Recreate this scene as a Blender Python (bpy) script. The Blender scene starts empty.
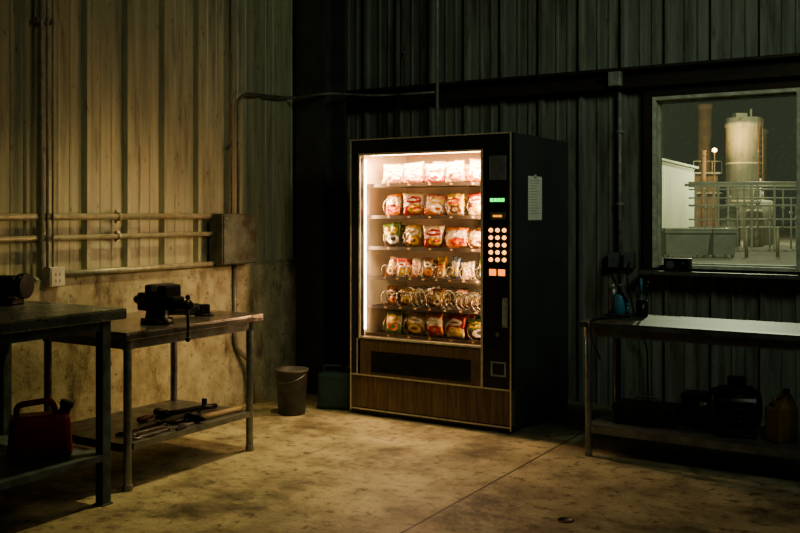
import bpy, bmesh, math, random
from mathutils import Vector, Matrix, noise
random.seed(7)
S=bpy.context.scene
COL=S.collection
TH=math.radians(31.7); C_,S_=math.cos(TH),math.sin(TH)

# ---------------------------------------------------------------- materials
def nn(nt,t,**k):
    n=nt.nodes.new(t)
    for a,b in k.items(): setattr(n,a,b)
    return n
def M(name,c1,c2=None,rough=.5,metal=0,scale=6,stretch=(1,1,1),bump=0,bscale=None,lo=.38,hi=.62,rvar=0,c3=None,s3=(1,1,1),sc3=3,l3=.55,h3=.7,spec=.5,c4=None,sc4=30,l4=.58,h4=.68,s4=(1,1,1)):
    m=bpy.data.materials.new(name); m.use_nodes=True; nt=m.node_tree; b=nt.nodes['Principled BSDF']
    b.inputs['Base Color'].default_value=(*c1,1); b.inputs['Roughness'].default_value=rough; b.inputs['Metallic'].default_value=metal
    b.inputs['Specular IOR Level'].default_value=spec
    tc=nn(nt,'ShaderNodeTexCoord')
    if c2 is None: c2=tuple(x*.75 for x in c1)
    mp=nn(nt,'ShaderNodeMapping'); mp.inputs['Scale'].default_value=stretch; nt.links.new(tc.outputs['Object'],mp.inputs[0])
    no=nn(nt,'ShaderNodeTexNoise'); no.inputs['Scale'].default_value=scale; no.inputs['Detail'].default_value=6; no.inputs['Roughness'].default_value=.65
    nt.links.new(mp.outputs[0],no.inputs['Vector'])
    r=nn(nt,'ShaderNodeMapRange'); r.inputs[1].default_value=lo; r.inputs[2].default_value=hi; nt.links.new(no.outputs[0],r.inputs[0])
    mx=nn(nt,'ShaderNodeMix',data_type='RGBA'); mx.inputs[6].default_value=(*c1,1); mx.inputs[7].default_value=(*c2,1)
    nt.links.new(r.outputs[0],mx.inputs[0]); out=mx.outputs[2]
    for cc,ss,sc,l,h in((c3,s3,sc3,l3,h3),(c4,s4,sc4,l4,h4)):
        if not cc: continue
        mp3=nn(nt,'ShaderNodeMapping'); mp3.inputs['Scale'].default_value=ss; nt.links.new(tc.outputs['Object'],mp3.inputs[0])
        n3=nn(nt,'ShaderNodeTexNoise'); n3.inputs['Scale'].default_value=sc; n3.inputs['Detail'].default_value=8; n3.inputs['Roughness'].default_value=.68; nt.links.new(mp3.outputs[0],n3.inputs['Vector'])
        r3=nn(nt,'ShaderNodeMapRange'); r3.inputs[1].default_value=l; r3.inputs[2].default_value=h; nt.links.new(n3.outputs[0],r3.inputs[0])
        m3=nn(nt,'ShaderNodeMix',data_type='RGBA'); m3.inputs[7].default_value=(*cc,1); nt.links.new(out,m3.inputs[6]); nt.links.new(r3.outputs[0],m3.inputs[0]); out=m3.outputs[2]
    nt.links.new(out,b.inputs['Base Color'])
    if rvar:
        rr=nn(nt,'ShaderNodeMapRange'); rr.inputs[3].default_value=max(.02,rough-rvar); rr.inputs[4].default_value=min(1,rough+rvar)
        nt.links.new(no.outputs[0],rr.inputs[0]); nt.links.new(rr.outputs[0],b.inputs['Roughness'])
    if bump:
        bn=nn(nt,'ShaderNodeBump'); bn.inputs['Strength'].default_value=bump; bn.inputs['Distance'].default_value=.01
        if bscale:
            n2=nn(nt,'ShaderNodeTexNoise'); n2.inputs['Scale'].default_value=bscale; n2.inputs['Detail'].default_value=4
            nt.links.new(tc.outputs['Object'],n2.inputs['Vector']); nt.links.new(n2.outputs[0],bn.inputs['Height'])
        else: nt.links.new(no.outputs[0],bn.inputs['Height'])
        nt.links.new(bn.outputs[0],b.inputs['Normal'])
    return m
def emit(name,c,s):
    m=bpy.data.materials.new(name); m.use_nodes=True; b=m.node_tree.nodes['Principled BSDF']
    b.inputs['Base Color'].default_value=(*c,1); b.inputs['Emission Color'].default_value=(*c,1); b.inputs['Emission Strength'].default_value=s
    return m
def glass(name,gl=.08,dirt=.0,tint=(1,1,1),dscale=60):
    m=bpy.data.materials.new(name); m.use_nodes=True; nt=m.node_tree; nt.nodes.remove(nt.nodes['Principled BSDF'])
    o=nt.nodes['Material Output']; t=nn(nt,'ShaderNodeBsdfTransparent'); t.inputs[0].default_value=(*tint,1)
    g=nn(nt,'ShaderNodeBsdfGlossy'); g.inputs['Roughness'].default_value=.03
    mx=nn(nt,'ShaderNodeMixShader'); mx.inputs[0].default_value=gl; nt.links.new(t.outputs[0],mx.inputs[1]); nt.links.new(g.outputs[0],mx.inputs[2])
    out=mx.outputs[0]
    if dirt:
        d=nn(nt,'ShaderNodeBsdfTranslucent'); d.inputs[0].default_value=(.62,.62,.45,1)
        no=nn(nt,'ShaderNodeTexNoise'); no.inputs['Scale'].default_value=dscale; no.inputs['Detail'].default_value=4; no.inputs['Roughness'].default_value=.6
        tc=nn(nt,'ShaderNodeTexCoord'); nt.links.new(tc.outputs['Object'],no.inputs['Vector'])
        r=nn(nt,'ShaderNodeMapRange'); r.inputs[1].default_value=.60; r.inputs[2].default_value=.74; r.inputs[3].default_value=dirt; r.inputs[4].default_value=dirt*3
        nt.links.new(no.outputs[0],r.inputs[0]); m2=nn(nt,'ShaderNodeMixShader'); nt.links.new(r.outputs[0],m2.inputs[0]); nt.links.new(out,m2.inputs[1]); nt.links.new(d.outputs[0],m2.inputs[2]); out=m2.outputs[0]
    nt.links.new(out,o.inputs[0]); return m

m_wallL=M('beige_metal_siding',(.47,.44,.28),(.33,.315,.20),rough=.42,scale=3,stretch=(6,6,.35),bump=.08,bscale=40,c3=(.17,.145,.09),s3=(7,7,.8),sc3=2.0,l3=.53,h3=.72,c4=(.16,.13,.075),sc4=30,l4=.61,h4=.70,s4=(1,1,.35))
m_wallB=M('grey_green_metal_siding',(.24,.255,.20),(.14,.155,.125),rough=.40,scale=3,stretch=(6,6,.35),bump=.12,bscale=30,c3=(.085,.07,.045),s3=(6,6,.8),sc3=2.2,l3=.50,h3=.70,c4=(.10,.10,.075),sc4=22,l4=.60,h4=.72,s4=(1,1,.3))
m_conc=M('stained_painted_block',(.46,.42,.27),(.31,.27,.165),rough=.8,scale=6,bump=.6,bscale=22,c3=(.11,.08,.045),s3=(1.6,1.6,.8),sc3=3.4,l3=.52,h3=.66,c4=(.14,.105,.06),sc4=28,l4=.58,h4=.67)
m_darksteel=M('dark_painted_steel',(.035,.035,.03),(.07,.045,.025),rough=.5,metal=.4,scale=9,bump=.1)
m_column=M('dull_grey_green_column_paint',(.085,.085,.068),(.055,.052,.04),rough=.6,scale=6,bump=.1,c3=(.10,.055,.03),sc3=3,s3=(1,1,.4))
m_galv=M('galvanised_steel',(.32,.33,.30),(.20,.20,.17),rough=.42,metal=.8,scale=14,bump=.05,rvar=.12)
m_tool=M('worn_tool_steel',(.36,.35,.32),(.20,.19,.17),rough=.35,metal=.6,scale=25,bump=.05)
m_pipe=M('painted_conduit',(.50,.47,.34),(.34,.30,.20),rough=.42,metal=.3,scale=20,bump=.05)
m_pipe2=M('aged_grey_conduit',(.24,.24,.19),(.14,.13,.10),rough=.45,metal=.3,scale=20,bump=.05)
m_pipe3=M('dull_grey_wall_conduit',(.34,.35,.29),(.22,.22,.18),rough=.5,metal=.1,scale=20,bump=.05)
m_top=M('worn_metal_bench_top',(.55,.49,.44),(.38,.33,.29),rough=.22,metal=.9,scale=5,bump=.06,bscale=60,rvar=.08,c3=(.20,.15,.12),sc3=6,l3=.56,h3=.68,c4=(.20,.16,.12),sc4=30,l4=.62,h4=.70)
m_top2=M('dusty_steel_top',(.40,.43,.40),(.26,.28,.25),rough=.28,metal=.85,scale=5,bump=.05,bscale=50,rvar=.1,c3=(.12,.11,.09),sc3=5,l3=.58,h3=.70,c4=(.12,.11,.09),sc4=24)
m_top3=M('dull_dark_bench_top',(.10,.105,.09),(.06,.062,.053),rough=.5,metal=0,scale=5,bump=.1,bscale=50,spec=.35,c3=(.03,.027,.02),sc3=6,l3=.5,h3=.62)
m_legblue=M('blue_grey_painted_leg',(.12,.165,.165),(.065,.08,.07),rough=.5,metal=.3,scale=12,bump=.1,c4=(.05,.04,.03),sc4=25)
m_black=M('black_enamel',(.012,.013,.012),(.02,.02,.018),rough=.35,scale=20,bump=.05)
m_iron=M('oily_cast_iron',(.014,.015,.016),(.03,.027,.022),rough=.35,metal=.6,scale=15,bump=.15)
m_side=M('dark_green_cabinet_paint',(.055,.066,.058),(.07,.082,.072),rough=.28,metal=.2,scale=3,bump=.04,bscale=80,c3=(.10,.10,.085),sc3=9,l3=.60,h3=.72,c4=(.09,.085,.07),sc4=50,l4=.66,h4=.70)
m_wood=M('walnut_laminate',(.19,.125,.075),(.10,.062,.035),rough=.4,scale=4,stretch=(16,16,1.2),bump=.08)
m_gold=M('aged_champagne_trim',(.72,.66,.50),(.55,.48,.34),rough=.42,metal=.4,scale=30)
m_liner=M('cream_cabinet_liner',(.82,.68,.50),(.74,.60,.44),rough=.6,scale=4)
m_linerb=M('shaded_back_liner',(.38,.26,.16),(.30,.20,.12),rough=.6,scale=4)  # shade behind the packets put into a darker liner colour
m_wire=M('spiral_wire',(.50,.42,.34),(.36,.29,.23),rough=.25,metal=.9,scale=20)
m_tray=M('tray_sheet_metal',(.06,.04,.027),(.04,.027,.018),rough=.5,metal=.3,scale=10)
m_tag=M('price_tag_card',(.55,.42,.22),(.4,.22,.09),rough=.6,scale=30)
m_flap=M('smoked_flap',(.012,.015,.015),(.02,.02,.02),rough=.2,scale=5)
m_grey=M('grey_plastic',(.14,.145,.14),(.10,.10,.10),rough=.5,scale=30,bump=.1)
m_paper=M('notice_paper',(.88,.86,.70),(.80,.78,.62),rough=.8,scale=12)
m_ink=M('ink',(.36,.36,.30),rough=.8)
m_red=M('red_plastic',(.42,.04,.02),(.27,.026,.014),rough=.42,scale=8,bump=.05,c4=(.09,.03,.016),sc4=14,l4=.55,h4=.68)
m_dred=M('dark_red_grip',(.12,.02,.012),(.07,.012,.01),rough=.45,scale=8)
m_yel=M('faded_grey_yellow_paint',(.20,.18,.10),(.14,.12,.07),rough=.45,scale=8)
m_jug=M('grimy_amber_plastic',(.19,.12,.03),(.11,.065,.02),rough=.5,scale=8)
m_blue=M('blue_enamel',(.08,.25,.33),(.045,.15,.20),rough=.4,scale=8)
m_teal=M('teal_drum_plastic',(.035,.075,.075),(.02,.05,.046),rough=.5,scale=8)
m_pail=M('dirty_grey_pail',(.085,.085,.07),(.045,.042,.034),rough=.6,scale=7,c4=(.03,.025,.02),sc4=14)
m_handle=M('ash_handle',(.62,.45,.26),(.46,.31,.17),rough=.6,scale=8,stretch=(1,8,8))
m_box=M('weathered_grey_green_box',(.15,.16,.12),(.085,.09,.068),rough=.5,metal=.1,scale=8,bump=.05,c3=(.06,.05,.03),sc3=5,l3=.5,h3=.62)
m_white=M('outlet_plastic',(.60,.58,.47),(.45,.42,.32),rough=.5,scale=8)
m_frame=M('window_frame_paint',(.62,.64,.48),(.38,.39,.28),rough=.6,scale=15,bump=.1)
m_rubber=M('black_rubber',(.012,.012,.012),(.02,.02,.02),rough=.6)

def floor_mat():
    m=M('worn_concrete_floor',(.42,.375,.23),(.23,.20,.12),rough=.55,scale=3.5,bump=.45,bscale=28,rvar=.2,lo=.38,hi=.62,c3=(.07,.058,.035),sc3=2.2,l3=.50,h3=.66,c4=(.11,.09,.055),sc4=14,l4=.55,h4=.64)
    nt=m.node_tree; b=nt.nodes['Principled BSDF']; src=b.inputs['Base Color'].links[0].from_socket
    tc=nn(nt,'ShaderNodeTexCoord'); sp=nn(nt,'ShaderNodeSeparateXYZ'); nt.links.new(tc.outputs['Object'],sp.inputs[0])
    sp2=nn(nt,'ShaderNodeTexNoise'); sp2.inputs['Scale'].default_value=75; sp2.inputs['Detail'].default_value=6; sp2.inputs['Roughness'].default_value=.7; nt.links.new(tc.outputs['Object'],sp2.inputs['Vector'])
    rs=nn(nt,'ShaderNodeMapRange'); rs.inputs[1].default_value=.57; rs.inputs[2].default_value=.66; nt.links.new(sp2.outputs[0],rs.inputs[0])
    m1=nn(nt,'ShaderNodeMix',data_type='RGBA'); m1.inputs[7].default_value=(.08,.068,.045,1); nt.links.new(src,m1.inputs[6]); nt.links.new(rs.outputs[0],m1.inputs[0])
    a=nn(nt,'ShaderNodeMath',operation='ADD'); a.inputs[1].default_value=2.055; nt.links.new(sp.outputs[0],a.inputs[0])
    ab=nn(nt,'ShaderNodeMath',operation='ABSOLUTE'); nt.links.new(a.outputs[0],ab.inputs[0])
    lt=nn(nt,'ShaderNodeMath',operation='LESS_THAN'); lt.inputs[1].default_value=.006; nt.links.new(ab.outputs[0],lt.inputs[0])
    m2=nn(nt,'ShaderNodeMix',data_type='RGBA'); m2.inputs[7].default_value=(.010,.008,.006,1); nt.links.new(m1.outputs[2],m2.inputs[6]); nt.links.new(lt.outputs[0],m2.inputs[0])
    nt.links.new(m2.outputs[2],b.inputs['Base Color']); return m
m_floor=floor_mat()

# ---------------------------------------------------------------- mesh helpers
def box(bm,x0,x1,y0,y1,z0,z1,mi=0):
    v=[bm.verts.new((x,y,z)) for x in(x0,x1) for y in(y0,y1) for z in(z0,z1)]
    for f in((0,1,3,2),(4,6,7,5),(0,4,5,1),(2,3,7,6),(0,2,6,4),(1,5,7,3)):
        q=bm.faces.new([v[i] for i in f]); q.material_index=mi
def frame_of(d):
    d=d.normalized(); a=Vector((0,0,1)) if abs(d.z)<.9 else Vector((1,0,0))
    x=d.cross(a).normalized(); return x,d.cross(x).normalized()
def cyl(bm,p0,p1,r,r2=None,seg=16,mi=0,smooth=True):
    p0,p1=Vector(p0),Vector(p1); r2=r if r2 is None else r2; x,y=frame_of(p1-p0)
    A=[];B=[]
    for i in range(seg):
        a=2*math.pi*i/seg; o=x*math.cos(a)+y*math.sin(a)
        A.append(bm.verts.new(p0+o*r)); B.append(bm.verts.new(p1+o*r2))
    for i in range(seg):
        f=bm.faces.new((A[i],A[(i+1)%seg],B[(i+1)%seg],B[i])); f.material_index=mi; f.smooth=smooth
    f=bm.faces.new(A[::-1]); f.material_index=mi; f=bm.faces.new(B); f.material_index=mi
def lathe(bm,prof,c=(0,0,0),seg=24,mi=0,axis='z'):
    rings=[]
    for r,z in prof:
        ring=[]
        for i in range(seg):
            a=2*math.pi*i/seg; p=(r*math.cos(a),r*math.sin(a),z)
            if axis=='x': p=(z,r*math.cos(a),r*math.sin(a))
            if axis=='y': p=(r*math.cos(a),z,r*math.sin(a))
            ring.append(bm.verts.new((p[0]+c[0],p[1]+c[1],p[2]+c[2])))
        rings.append(ring)
    for A,B in zip(rings,rings[1:]):
        for i in range(seg):
            f=bm.faces.new((A[i],A[(i+1)%seg],B[(i+1)%seg],B[i])); f.smooth=True; f.material_index=mi
    f=bm.faces.new(rings[0][::-1]); f.material_index=mi
    f=bm.faces.new(rings[-1]); f.material_index=mi
def rounded(pts,rad,n=6):
    pts=[Vector(p) for p in pts]; out=[pts[0]]
    for a,b,c in zip(pts,pts[1:],pts[2:]):
        d1=(a-b);d2=(c-b); k=min(rad,d1.length*.49,d2.length*.49); p=b+d1.normalized()*k; q=b+d2.normalized()*k
        for i in range(n+1):
            t=i/n; out.append(p*(1-t)**2+b*2*t*(1-t)+q*t*t)
    out.append(pts[-1]); return out
def tube(bm,pts,r,seg=10,mi=0):
    pts=[Vector(p) for p in pts]; rings=[]; d0=(pts[1]-pts[0]).normalized(); x,y=frame_of(d0)
    for i,p in enumerate(pts):
        d=(pts[min(i+1,len(pts)-1)]-pts[max(i-1,0)]).normalized()
        q=d0.rotation_difference(d); x=q@x; y=q@y; d0=d
        rings.append([bm.verts.new(p+(x*math.cos(2*math.pi*k/seg)+y*math.sin(2*math.pi*k/seg))*r) for k in range(seg)])
    for A,B in zip(rings,rings[1:]):
        for i in range(seg):
            f=bm.faces.new((A[i],A[(i+1)%seg],B[(i+1)%seg],B[i])); f.smooth=True; f.material_index=mi
    f=bm.faces.new(rings[0][::-1]); f.material_index=mi; f=bm.faces.new(rings[-1]); f.material_index=mi
def tag(o,label=None,cat=None,kind=None,group=None):
    if label:o['label']=label
    if cat:o['category']=cat
    if kind:o['kind']=kind
    if group:o['group']=group
def fin(bm,name,mats,parent=None,bevel=0,loc=(0,0,0),rz=0,rot=None,label=None,cat=None,kind=None,group=None):
    bmesh.ops.recalc_face_normals(bm,faces=bm.faces[:])
    me=bpy.data.meshes.new(name); bm.to_mesh(me); bm.free()
    for m in (mats if isinstance(mats,(list,tuple)) else [mats]): me.materials.append(m)
    o=bpy.data.objects.new(name,me); COL.objects.link(o); o.location=loc; o.rotation_euler=rot or (0,0,rz)
    if parent: o.parent=parent
    if bevel:
        b=o.modifiers.new('Bevel','BEVEL'); b.width=bevel; b.segments=2; b.limit_method='ANGLE'; b.angle_limit=math.radians(50)
    tag(o,label,cat,kind,group); return o
def root(name,label,cat,loc,rz=0,kind=None,group=None):
    o=bpy.data.objects.new(name,None); o.empty_display_size=.1; COL.objects.link(o); o.location=loc; o.rotation_euler=(0,0,rz); tag(o,label,cat,kind,group); return o
NB=bmesh.new

# ---------------------------------------------------------------- room shell
WX,WY=-4.42,6.30
def corrugated(name,a0,a1,z0,z1,place,mat,pitch=.305,depth=.035,hole=None,base=None,base_mat=None,outer=.12,minor=.7):
    prof=[]; s=a0
    while s<a1:
        for ds,d in((0,0),(.026,0),(.040,depth),(.120,depth),(.125,depth*minor),(.137,depth*minor),(.142,depth),(.205,depth),(.210,depth*minor),(.222,depth*minor),(.227,depth),(pitch-.014,depth)):
            if s+ds<a1: prof.append((s+ds,d))
        s+=pitch
    prof.append((a1,depth))
    if hole:
        for h in hole[:2]: prof.append((h,depth))
        prof.sort()
    zs=sorted(set([z0,z1]+([hole[2],hole[3]] if hole else [])+([base] if base else [])))
    bm=NB()
    for (s0,d0),(s1,d1) in zip(prof,prof[1:]):
        if s1-s0<1e-5: continue
        for za,zb in zip(zs,zs[1:]):
            if hole and s0>=hole[0]-1e-6 and s1<=hole[1]+1e-6 and za>=hole[2]-1e-6 and zb<=hole[3]+1e-6: continue
            if base and zb<=base+1e-6: continue
            bm.faces.new([bm.verts.new(place(s,d,z)) for s,d,z in((s0,d0,za),(s1,d1,za),(s1,d1,zb),(s0,d0,zb))])
    S3=[a0]+(list(hole[:2]) if hole else [])+[a1]; Z3=[z0]+(list(hole[2:]) if hole else [])+[z1]
    for i,(s0,s1) in enumerate(zip(S3,S3[1:])):
        for j,(za,zb) in enumerate(zip(Z3,Z3[1:])):
            if hole and i==1 and j==1: continue
            bm.faces.new([bm.verts.new(place(s,outer,z)) for s,z in((s0,za),(s1,za),(s1,zb),(s0,zb))])
    if hole:
        h0,h1,g0,g1=hole
        for a,b in(((h0,g0),(h1,g0)),((h1,g0),(h1,g1)),((h1,g1),(h0,g1)),((h0,g1),(h0,g0))):
            bm.faces.new([bm.verts.new(place(p[0],d,p[1])) for p,d in((a,depth),(b,depth),(b,outer),(a,outer))])
    if base:
        pts=[(-.02,z0),(-.02,base-.015),(0,base),(outer,base)]
        for (d0,za),(d1,zb) in zip(pts,pts[1:]):
            f=bm.faces.new([bm.verts.new(place(s,d,z)) for s,d,z in((a0,d0,za),(a1,d0,za),(a1,d1,zb),(a0,d1,zb))]); f.material_index=1
    bmesh.ops.remove_doubles(bm,verts=bm.verts[:],dist=1e-5)
    return fin(bm,name,[mat]+([base_mat] if base_mat else []),kind='structure')
HOLE=(-1.873,-.935,.967,2.125)
corrugated('wall_back',WX-.12,3.0,0,4.6,lambda s,d,z:(s,WY+d,z),m_wallB,hole=HOLE)
corrugated('wall_left',-1.5,WY+.03,0,4.6,lambda s,d,z:(WX-d,s,z),m_wallL,base=.985,base_mat=m_conc,minor=.9)
bm=NB(); box(bm,WX-.12,3.0,-1.5,WY+.12,-.1,0); fin(bm,'floor',m_floor,kind='structure')
bm=NB(); box(bm,WX-.12,3.0,-1.5,WY+.12,4.6,4.7); fin(bm,'ceiling',m_darksteel,kind='structure')
bm=NB(); box(bm,WX+.02,3.0,WY-.012,WY,2.19,2.33); box(bm,WX+.02,3.0,WY-.09,WY-.012,2.31,2.33); box(bm,WX+.02,3.0,WY-.09,WY-.012,2.19,2.205); box(bm,WX+.02,3.0,WY-.09,WY-.08,2.205,2.225)
fin(bm,'trim_1',m_darksteel,kind='structure')
bm=NB(); box(bm,WX+.02,3.0,WY-.07,WY,3.55,3.67); fin(bm,'trim_2',m_darksteel,kind='structure')
bm=NB(); x0,x1,y0,y1=-4.40,-4.13,5.62,5.90
box(bm,x0,x1,y0,y0+.016,0.02,4.58); box(bm,x0,x1,y1-.016,y1,.02,4.58); box(bm,(x0+x1)/2-.006,(x0+x1)/2+.006,y0+.016,y1-.016,.02,4.58); box(bm,x0-.0,x1+.05,y0-.05,y1+.05,0,.02)
fin(bm,'steel_column',m_column,label='dark rust-stained H-section steel column in the wall corner',cat='column')

# window
wx0,wx1,wz0,wz1=-1.845,-.963,.995,2.097
W=root('window_1','square fixed window with weathered pale frame looking on a yard','window',(0,0,0),kind='structure')
bm=NB()
for a in((wx0-.024,wx0,wz0-.024,wz1+.024),(wx1,wx1+.024,wz0-.024,wz1+.024),(wx0,wx1,wz1,wz1+.024),(wx0,wx1,wz0-.024,wz0)):
    box(bm,a[0],a[1],6.255,6.41,a[2],a[3])
fin(bm,'window_frame',m_frame,W,bevel=.003)
bm=NB()
for a in((wx0,wx0+.010,wz0,wz1),(wx1-.010,wx1,wz0,wz1),(wx0+.010,wx1-.010,wz1-.010,wz1),(wx0+.010,wx1-.010,wz0,wz0+.010)):
    box(bm,a[0],a[1],6.33,6.37,a[2],a[3])
fin(bm,'sash',m_frame,W)
bm=NB(); box(bm,wx0+.008,wx1-.008,6.353,6.357,wz0+.008,wz1-.008); fin(bm,'glass_pane',glass('dusty_window_glass',.04,.10,(.95,1,.92),45),W)
bm=NB(); box(bm,wx0-.09,wx1+.09,6.14,6.30,wz0-.065,wz0-.037); fin(bm,'trim_3',m_galv,bevel=.004,kind='structure')
bm=NB()
for a in((wx0-.085,wx0-.026,wz0-.036,wz1+.08),(wx1+.026,wx1+.083,wz0-.036,wz1+.08),(wx0-.026,wx1+.026,wz1+.026,wz1+.08)):
    box(bm,a[0],a[1],6.272,6.30,a[2],a[3])
fin(bm,'trim_4',m_darksteel,kind='structure')

# ---------------------------------------------------------------- vending machine
VX,VY=-3.577,5.16
V=root('vending_machine','lit snack vending machine with black frame and walnut panels','vending machine',(VX,VY,0))
Wd,Dp,H=1.181,.92,1.83
bm=NB(); b0=.02
box(bm,0,.03,.05,Dp,b0,H); box(bm,Wd-.03,Wd,.05,Dp,b0,H); box(bm,.03,Wd-.03,Dp-.03,Dp,b0,H); box(bm,.03,Wd-.03,.05,Dp-.03,H-.04,H); box(bm,.03,Wd-.03,.05,Dp-.03,b0,b0+.04)
box(bm,1.0,1.02,.05,Dp-.03,b0+.04,H-.04)
fin(bm,'cabinet',m_side,V,bevel=.004,label='dark green painted steel cabinet')
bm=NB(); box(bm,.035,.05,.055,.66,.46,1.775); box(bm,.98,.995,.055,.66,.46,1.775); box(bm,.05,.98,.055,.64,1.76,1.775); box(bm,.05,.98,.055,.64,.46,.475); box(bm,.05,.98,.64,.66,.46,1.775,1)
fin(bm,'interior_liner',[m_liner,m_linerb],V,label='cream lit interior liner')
gx0,gx1,gz0,gz1=.081,.976,.522,1.722
bm=NB(); box(bm,0,Wd,0,.048,gz1,H); box(bm,0,gx0,0,.048,.27,gz1); box(bm,gx1,Wd,0,.048,.27,gz1); box(bm,gx0,gx1,.006,.048,.272,gz0); box(bm,0,Wd,.002,.048,.02,.05)
fin(bm,'door_frame',m_black,V,bevel=.003,label='black enamel door frame')
bm=NB(); box(bm,.004,Wd-.004,.006,.048,.045,.262); fin(bm,'kick_panel',m_wood,V,bevel=.002,label='walnut grain lower panel')
bm=NB(); box(bm,gx0-.02,gx1,.0,.006,.272,.288)
box(bm,gx0-.02,.165,0,.006,.288,.50); box(bm,.905,gx1,0,.006,.288,.50); box(bm,.165,.905,0,.006,.43,.50)
fin(bm,'delivery_panel',m_wood,V,label='walnut grain panel around the delivery flap')
bm=NB(); box(bm,.167,.903,-.004,.005,.29,.427); box(bm,.18,.89,-.009,-.004,.41,.42); fin(bm,'delivery_flap',m_flap,V,bevel=.002,label='dark smoked delivery flap')
def strip(*a): box(bm,*a)
bm=NB(); t=.009; e=-.006
strip(0,t,e,.0,.02,H); strip(Wd-t,Wd,e,0,.02,H); strip(t,Wd-t,e,0,H-.008,H); strip(t,Wd-t,e,.006,.262,.271); strip(t,Wd-t,e,.006,.036,.044)
fin(bm,'outer_trim',m_gold,V,label='thin champagne metal edge trim')
bm=NB(); strip(gx0-.012,gx0,e,.0,gz0-.015,gz1+.012); strip(gx1,gx1+.013,e,0,.272,gz1+.012); strip(gx0,gx1,e,0,gz1,gz1+.012); strip(gx0,gx1,e,.006,gz0-.014,gz0); strip(gx0-.028,gx0-.02,e,0,.272,gz0-.016)
fin(bm,'glass_trim',m_gold,V,label='champagne metal trim around the display glass')
bm=NB(); box(bm,gx0,gx1,.018,.022,gz0,gz1); fin(bm,'display_glass',glass('display_glass',.05,.006,(1,1,1),25),V)
for x in(.06,Wd-.06):
    for y in(.09,Dp-.08):
        bm=NB(); cyl(bm,(x,y,0),(x,y,.012),.028,seg=12); cyl(bm,(x,y,.012),(x,y,.02),.012,seg=10)
        fin(bm,'levelling_foot',m_rubber,V)
def ctl(n,x0,x1,z0,z1,mat,d=-.008,bev=.002,label=None):
    bm=NB(); box(bm,x0,x1,d,0,z0,z1); return fin(bm,n,mat,V,bevel=bev,label=label)
ctl('control_panel',1.012,1.165,.90,1.70,m_black,-.003)
ctl('bill_validator',1.035,1.15,1.54,1.69,m_grey,-.012,.004,'grey bill validator plate')
ctl('selection_display',1.035,1.145,1.385,1.445,m_black,-.007)
m_green=emit('green_display',(.02,1,.10),2.2)
bm=NB()
for k in range(4): 
    x=1.041+k*.025
    box(bm,x,x+.021,-.0085,-.007,1.408,1.430)
fin(bm,'display_digits',m_green,V,label='green glowing display segments')
bm=NB(); box(bm,1.06,1.12,-.0075,-.005,1.315,1.328); fin(bm,'indicator_lamp',emit('amber_lamp',(1,.35,.05),1.2),V,label='small amber indicator strip')
ctl('coin_slot_plate',1.04,1.145,1.30,1.345,m_grey,-.005,.002)
m_key=emit('warm_lit_key',(1,.42,.13),2.6)
kb=NB(); cyl(kb,(0,0,0),(0,-.010,0),.0138,.0118,seg=14); k0=fin(kb,'keypad_button',m_key,V,loc=(1.045,-.003,1.235))
for r in range(5):
    for c in range(3):
        if r==c==0: continue
        k=k0.copy(); COL.objects.link(k); k.location=(1.045+c*.045,-.003,1.235-r*.045)
m_or=emit('orange_lit_key',(1,.25,.04),2.0)
for x in(1.035,1.095):
    bm=NB(); box(bm,x,x+.046,-.010,-.003,.958,.998); fin(bm,'service_button',m_or,V,bevel=.003,label='orange lit square button')
bm=NB(); box(bm,1.128,1.15,-.022,-.004,.66,.81); box(bm,1.122,1.156,-.004,0,.645,.825); fin(bm,'door_handle',m_pipe3,V,bevel=.003,label='dull steel pull handle')
bm=NB(); box(bm,1.045,1.145,-.008,0,.345,.355);box(bm,1.045,1.145,-.008,0,.425,.435);box(bm,1.045,1.055,-.008,0,.355,.425);box(bm,1.135,1.145,-.008,0,.355,.425);box(bm,1.055,1.135,-.002,0,.355,.425,1)
fin(bm,'coin_return',[m_pipe3,m_black],V,bevel=.0015,label='steel coin return cup')
bm=NB(); cyl(bm,(1.09,-.012,.60),(1.09,0,.60),.012,seg=14); fin(bm,'door_lock',m_galv,V)
m_tube=emit('fluorescent_tube',(1,.66,.40),24)
bm=NB(); cyl(bm,(.11,.085,1.735),(.95,.085,1.735),.013,seg=12); fin(bm,'light_tube',m_tube,V,label='glowing horizontal fluorescent tube')
for x in(.068,.966):
    bm=NB(); cyl(bm,(x,.070,.56),(x,.070,1.70),.010,seg=12); fin(bm,'light_tube',m_tube,V,label='glowing vertical fluorescent tube')
SZ=[1.520,1.308,1.100,.902,.708,.520]
CNT=[5,5,5,8,7,5]; X0,X1=.165,.955
def coil_mesh(R,pitch,y0,y1,wr=.0028):
    n=int((y1-y0)/pitch*14); pts=[]
    for i in range(n+1):
        a=2*math.pi*i/14+math.pi; pts.append((R*math.sin(a),y0+(y1-y0)*i/n,R-R*math.cos(a)))
    bm=NB(); tube(bm,pts,wr,6); me=bpy.data.meshes.new('spiral_coil'); bm.to_mesh(me); bm.free(); me.materials.append(m_wire); return me
cm={5:coil_mesh(.060,.07,.106,.60),8:coil_mesh(.042,.05,.106,.60),7:coil_mesh(.052,.060,.104,.60,.0042)}
for z,n in zip(SZ,CNT):
    bm=NB(); box(bm,.055,.975,.10,.63,z,z+.004); box(bm,.055,.975,.094,.10,z-.006,z+.016)
    p=(X1-X0)/n
    for i in range(n):
        xc=X0+p*(i+.5); box(bm,xc-.012,xc+.006,.0925,.094,z,z+.010,1)
        if i: box(bm,X0+p*i-.001,X0+p*i+.001,.12,.62,z+.004,z+.03)
    fin(bm,'shelf_tray',[m_tray,m_tag],V,label='dark sheet metal shelf tray with price rail')
    for i in range(n):
        c=bpy.data.objects.new('spiral_coil',cm[n]); COL.objects.link(c); c.parent=V; c.location=(X0+p*(i+.5),0,z+.008)

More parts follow.
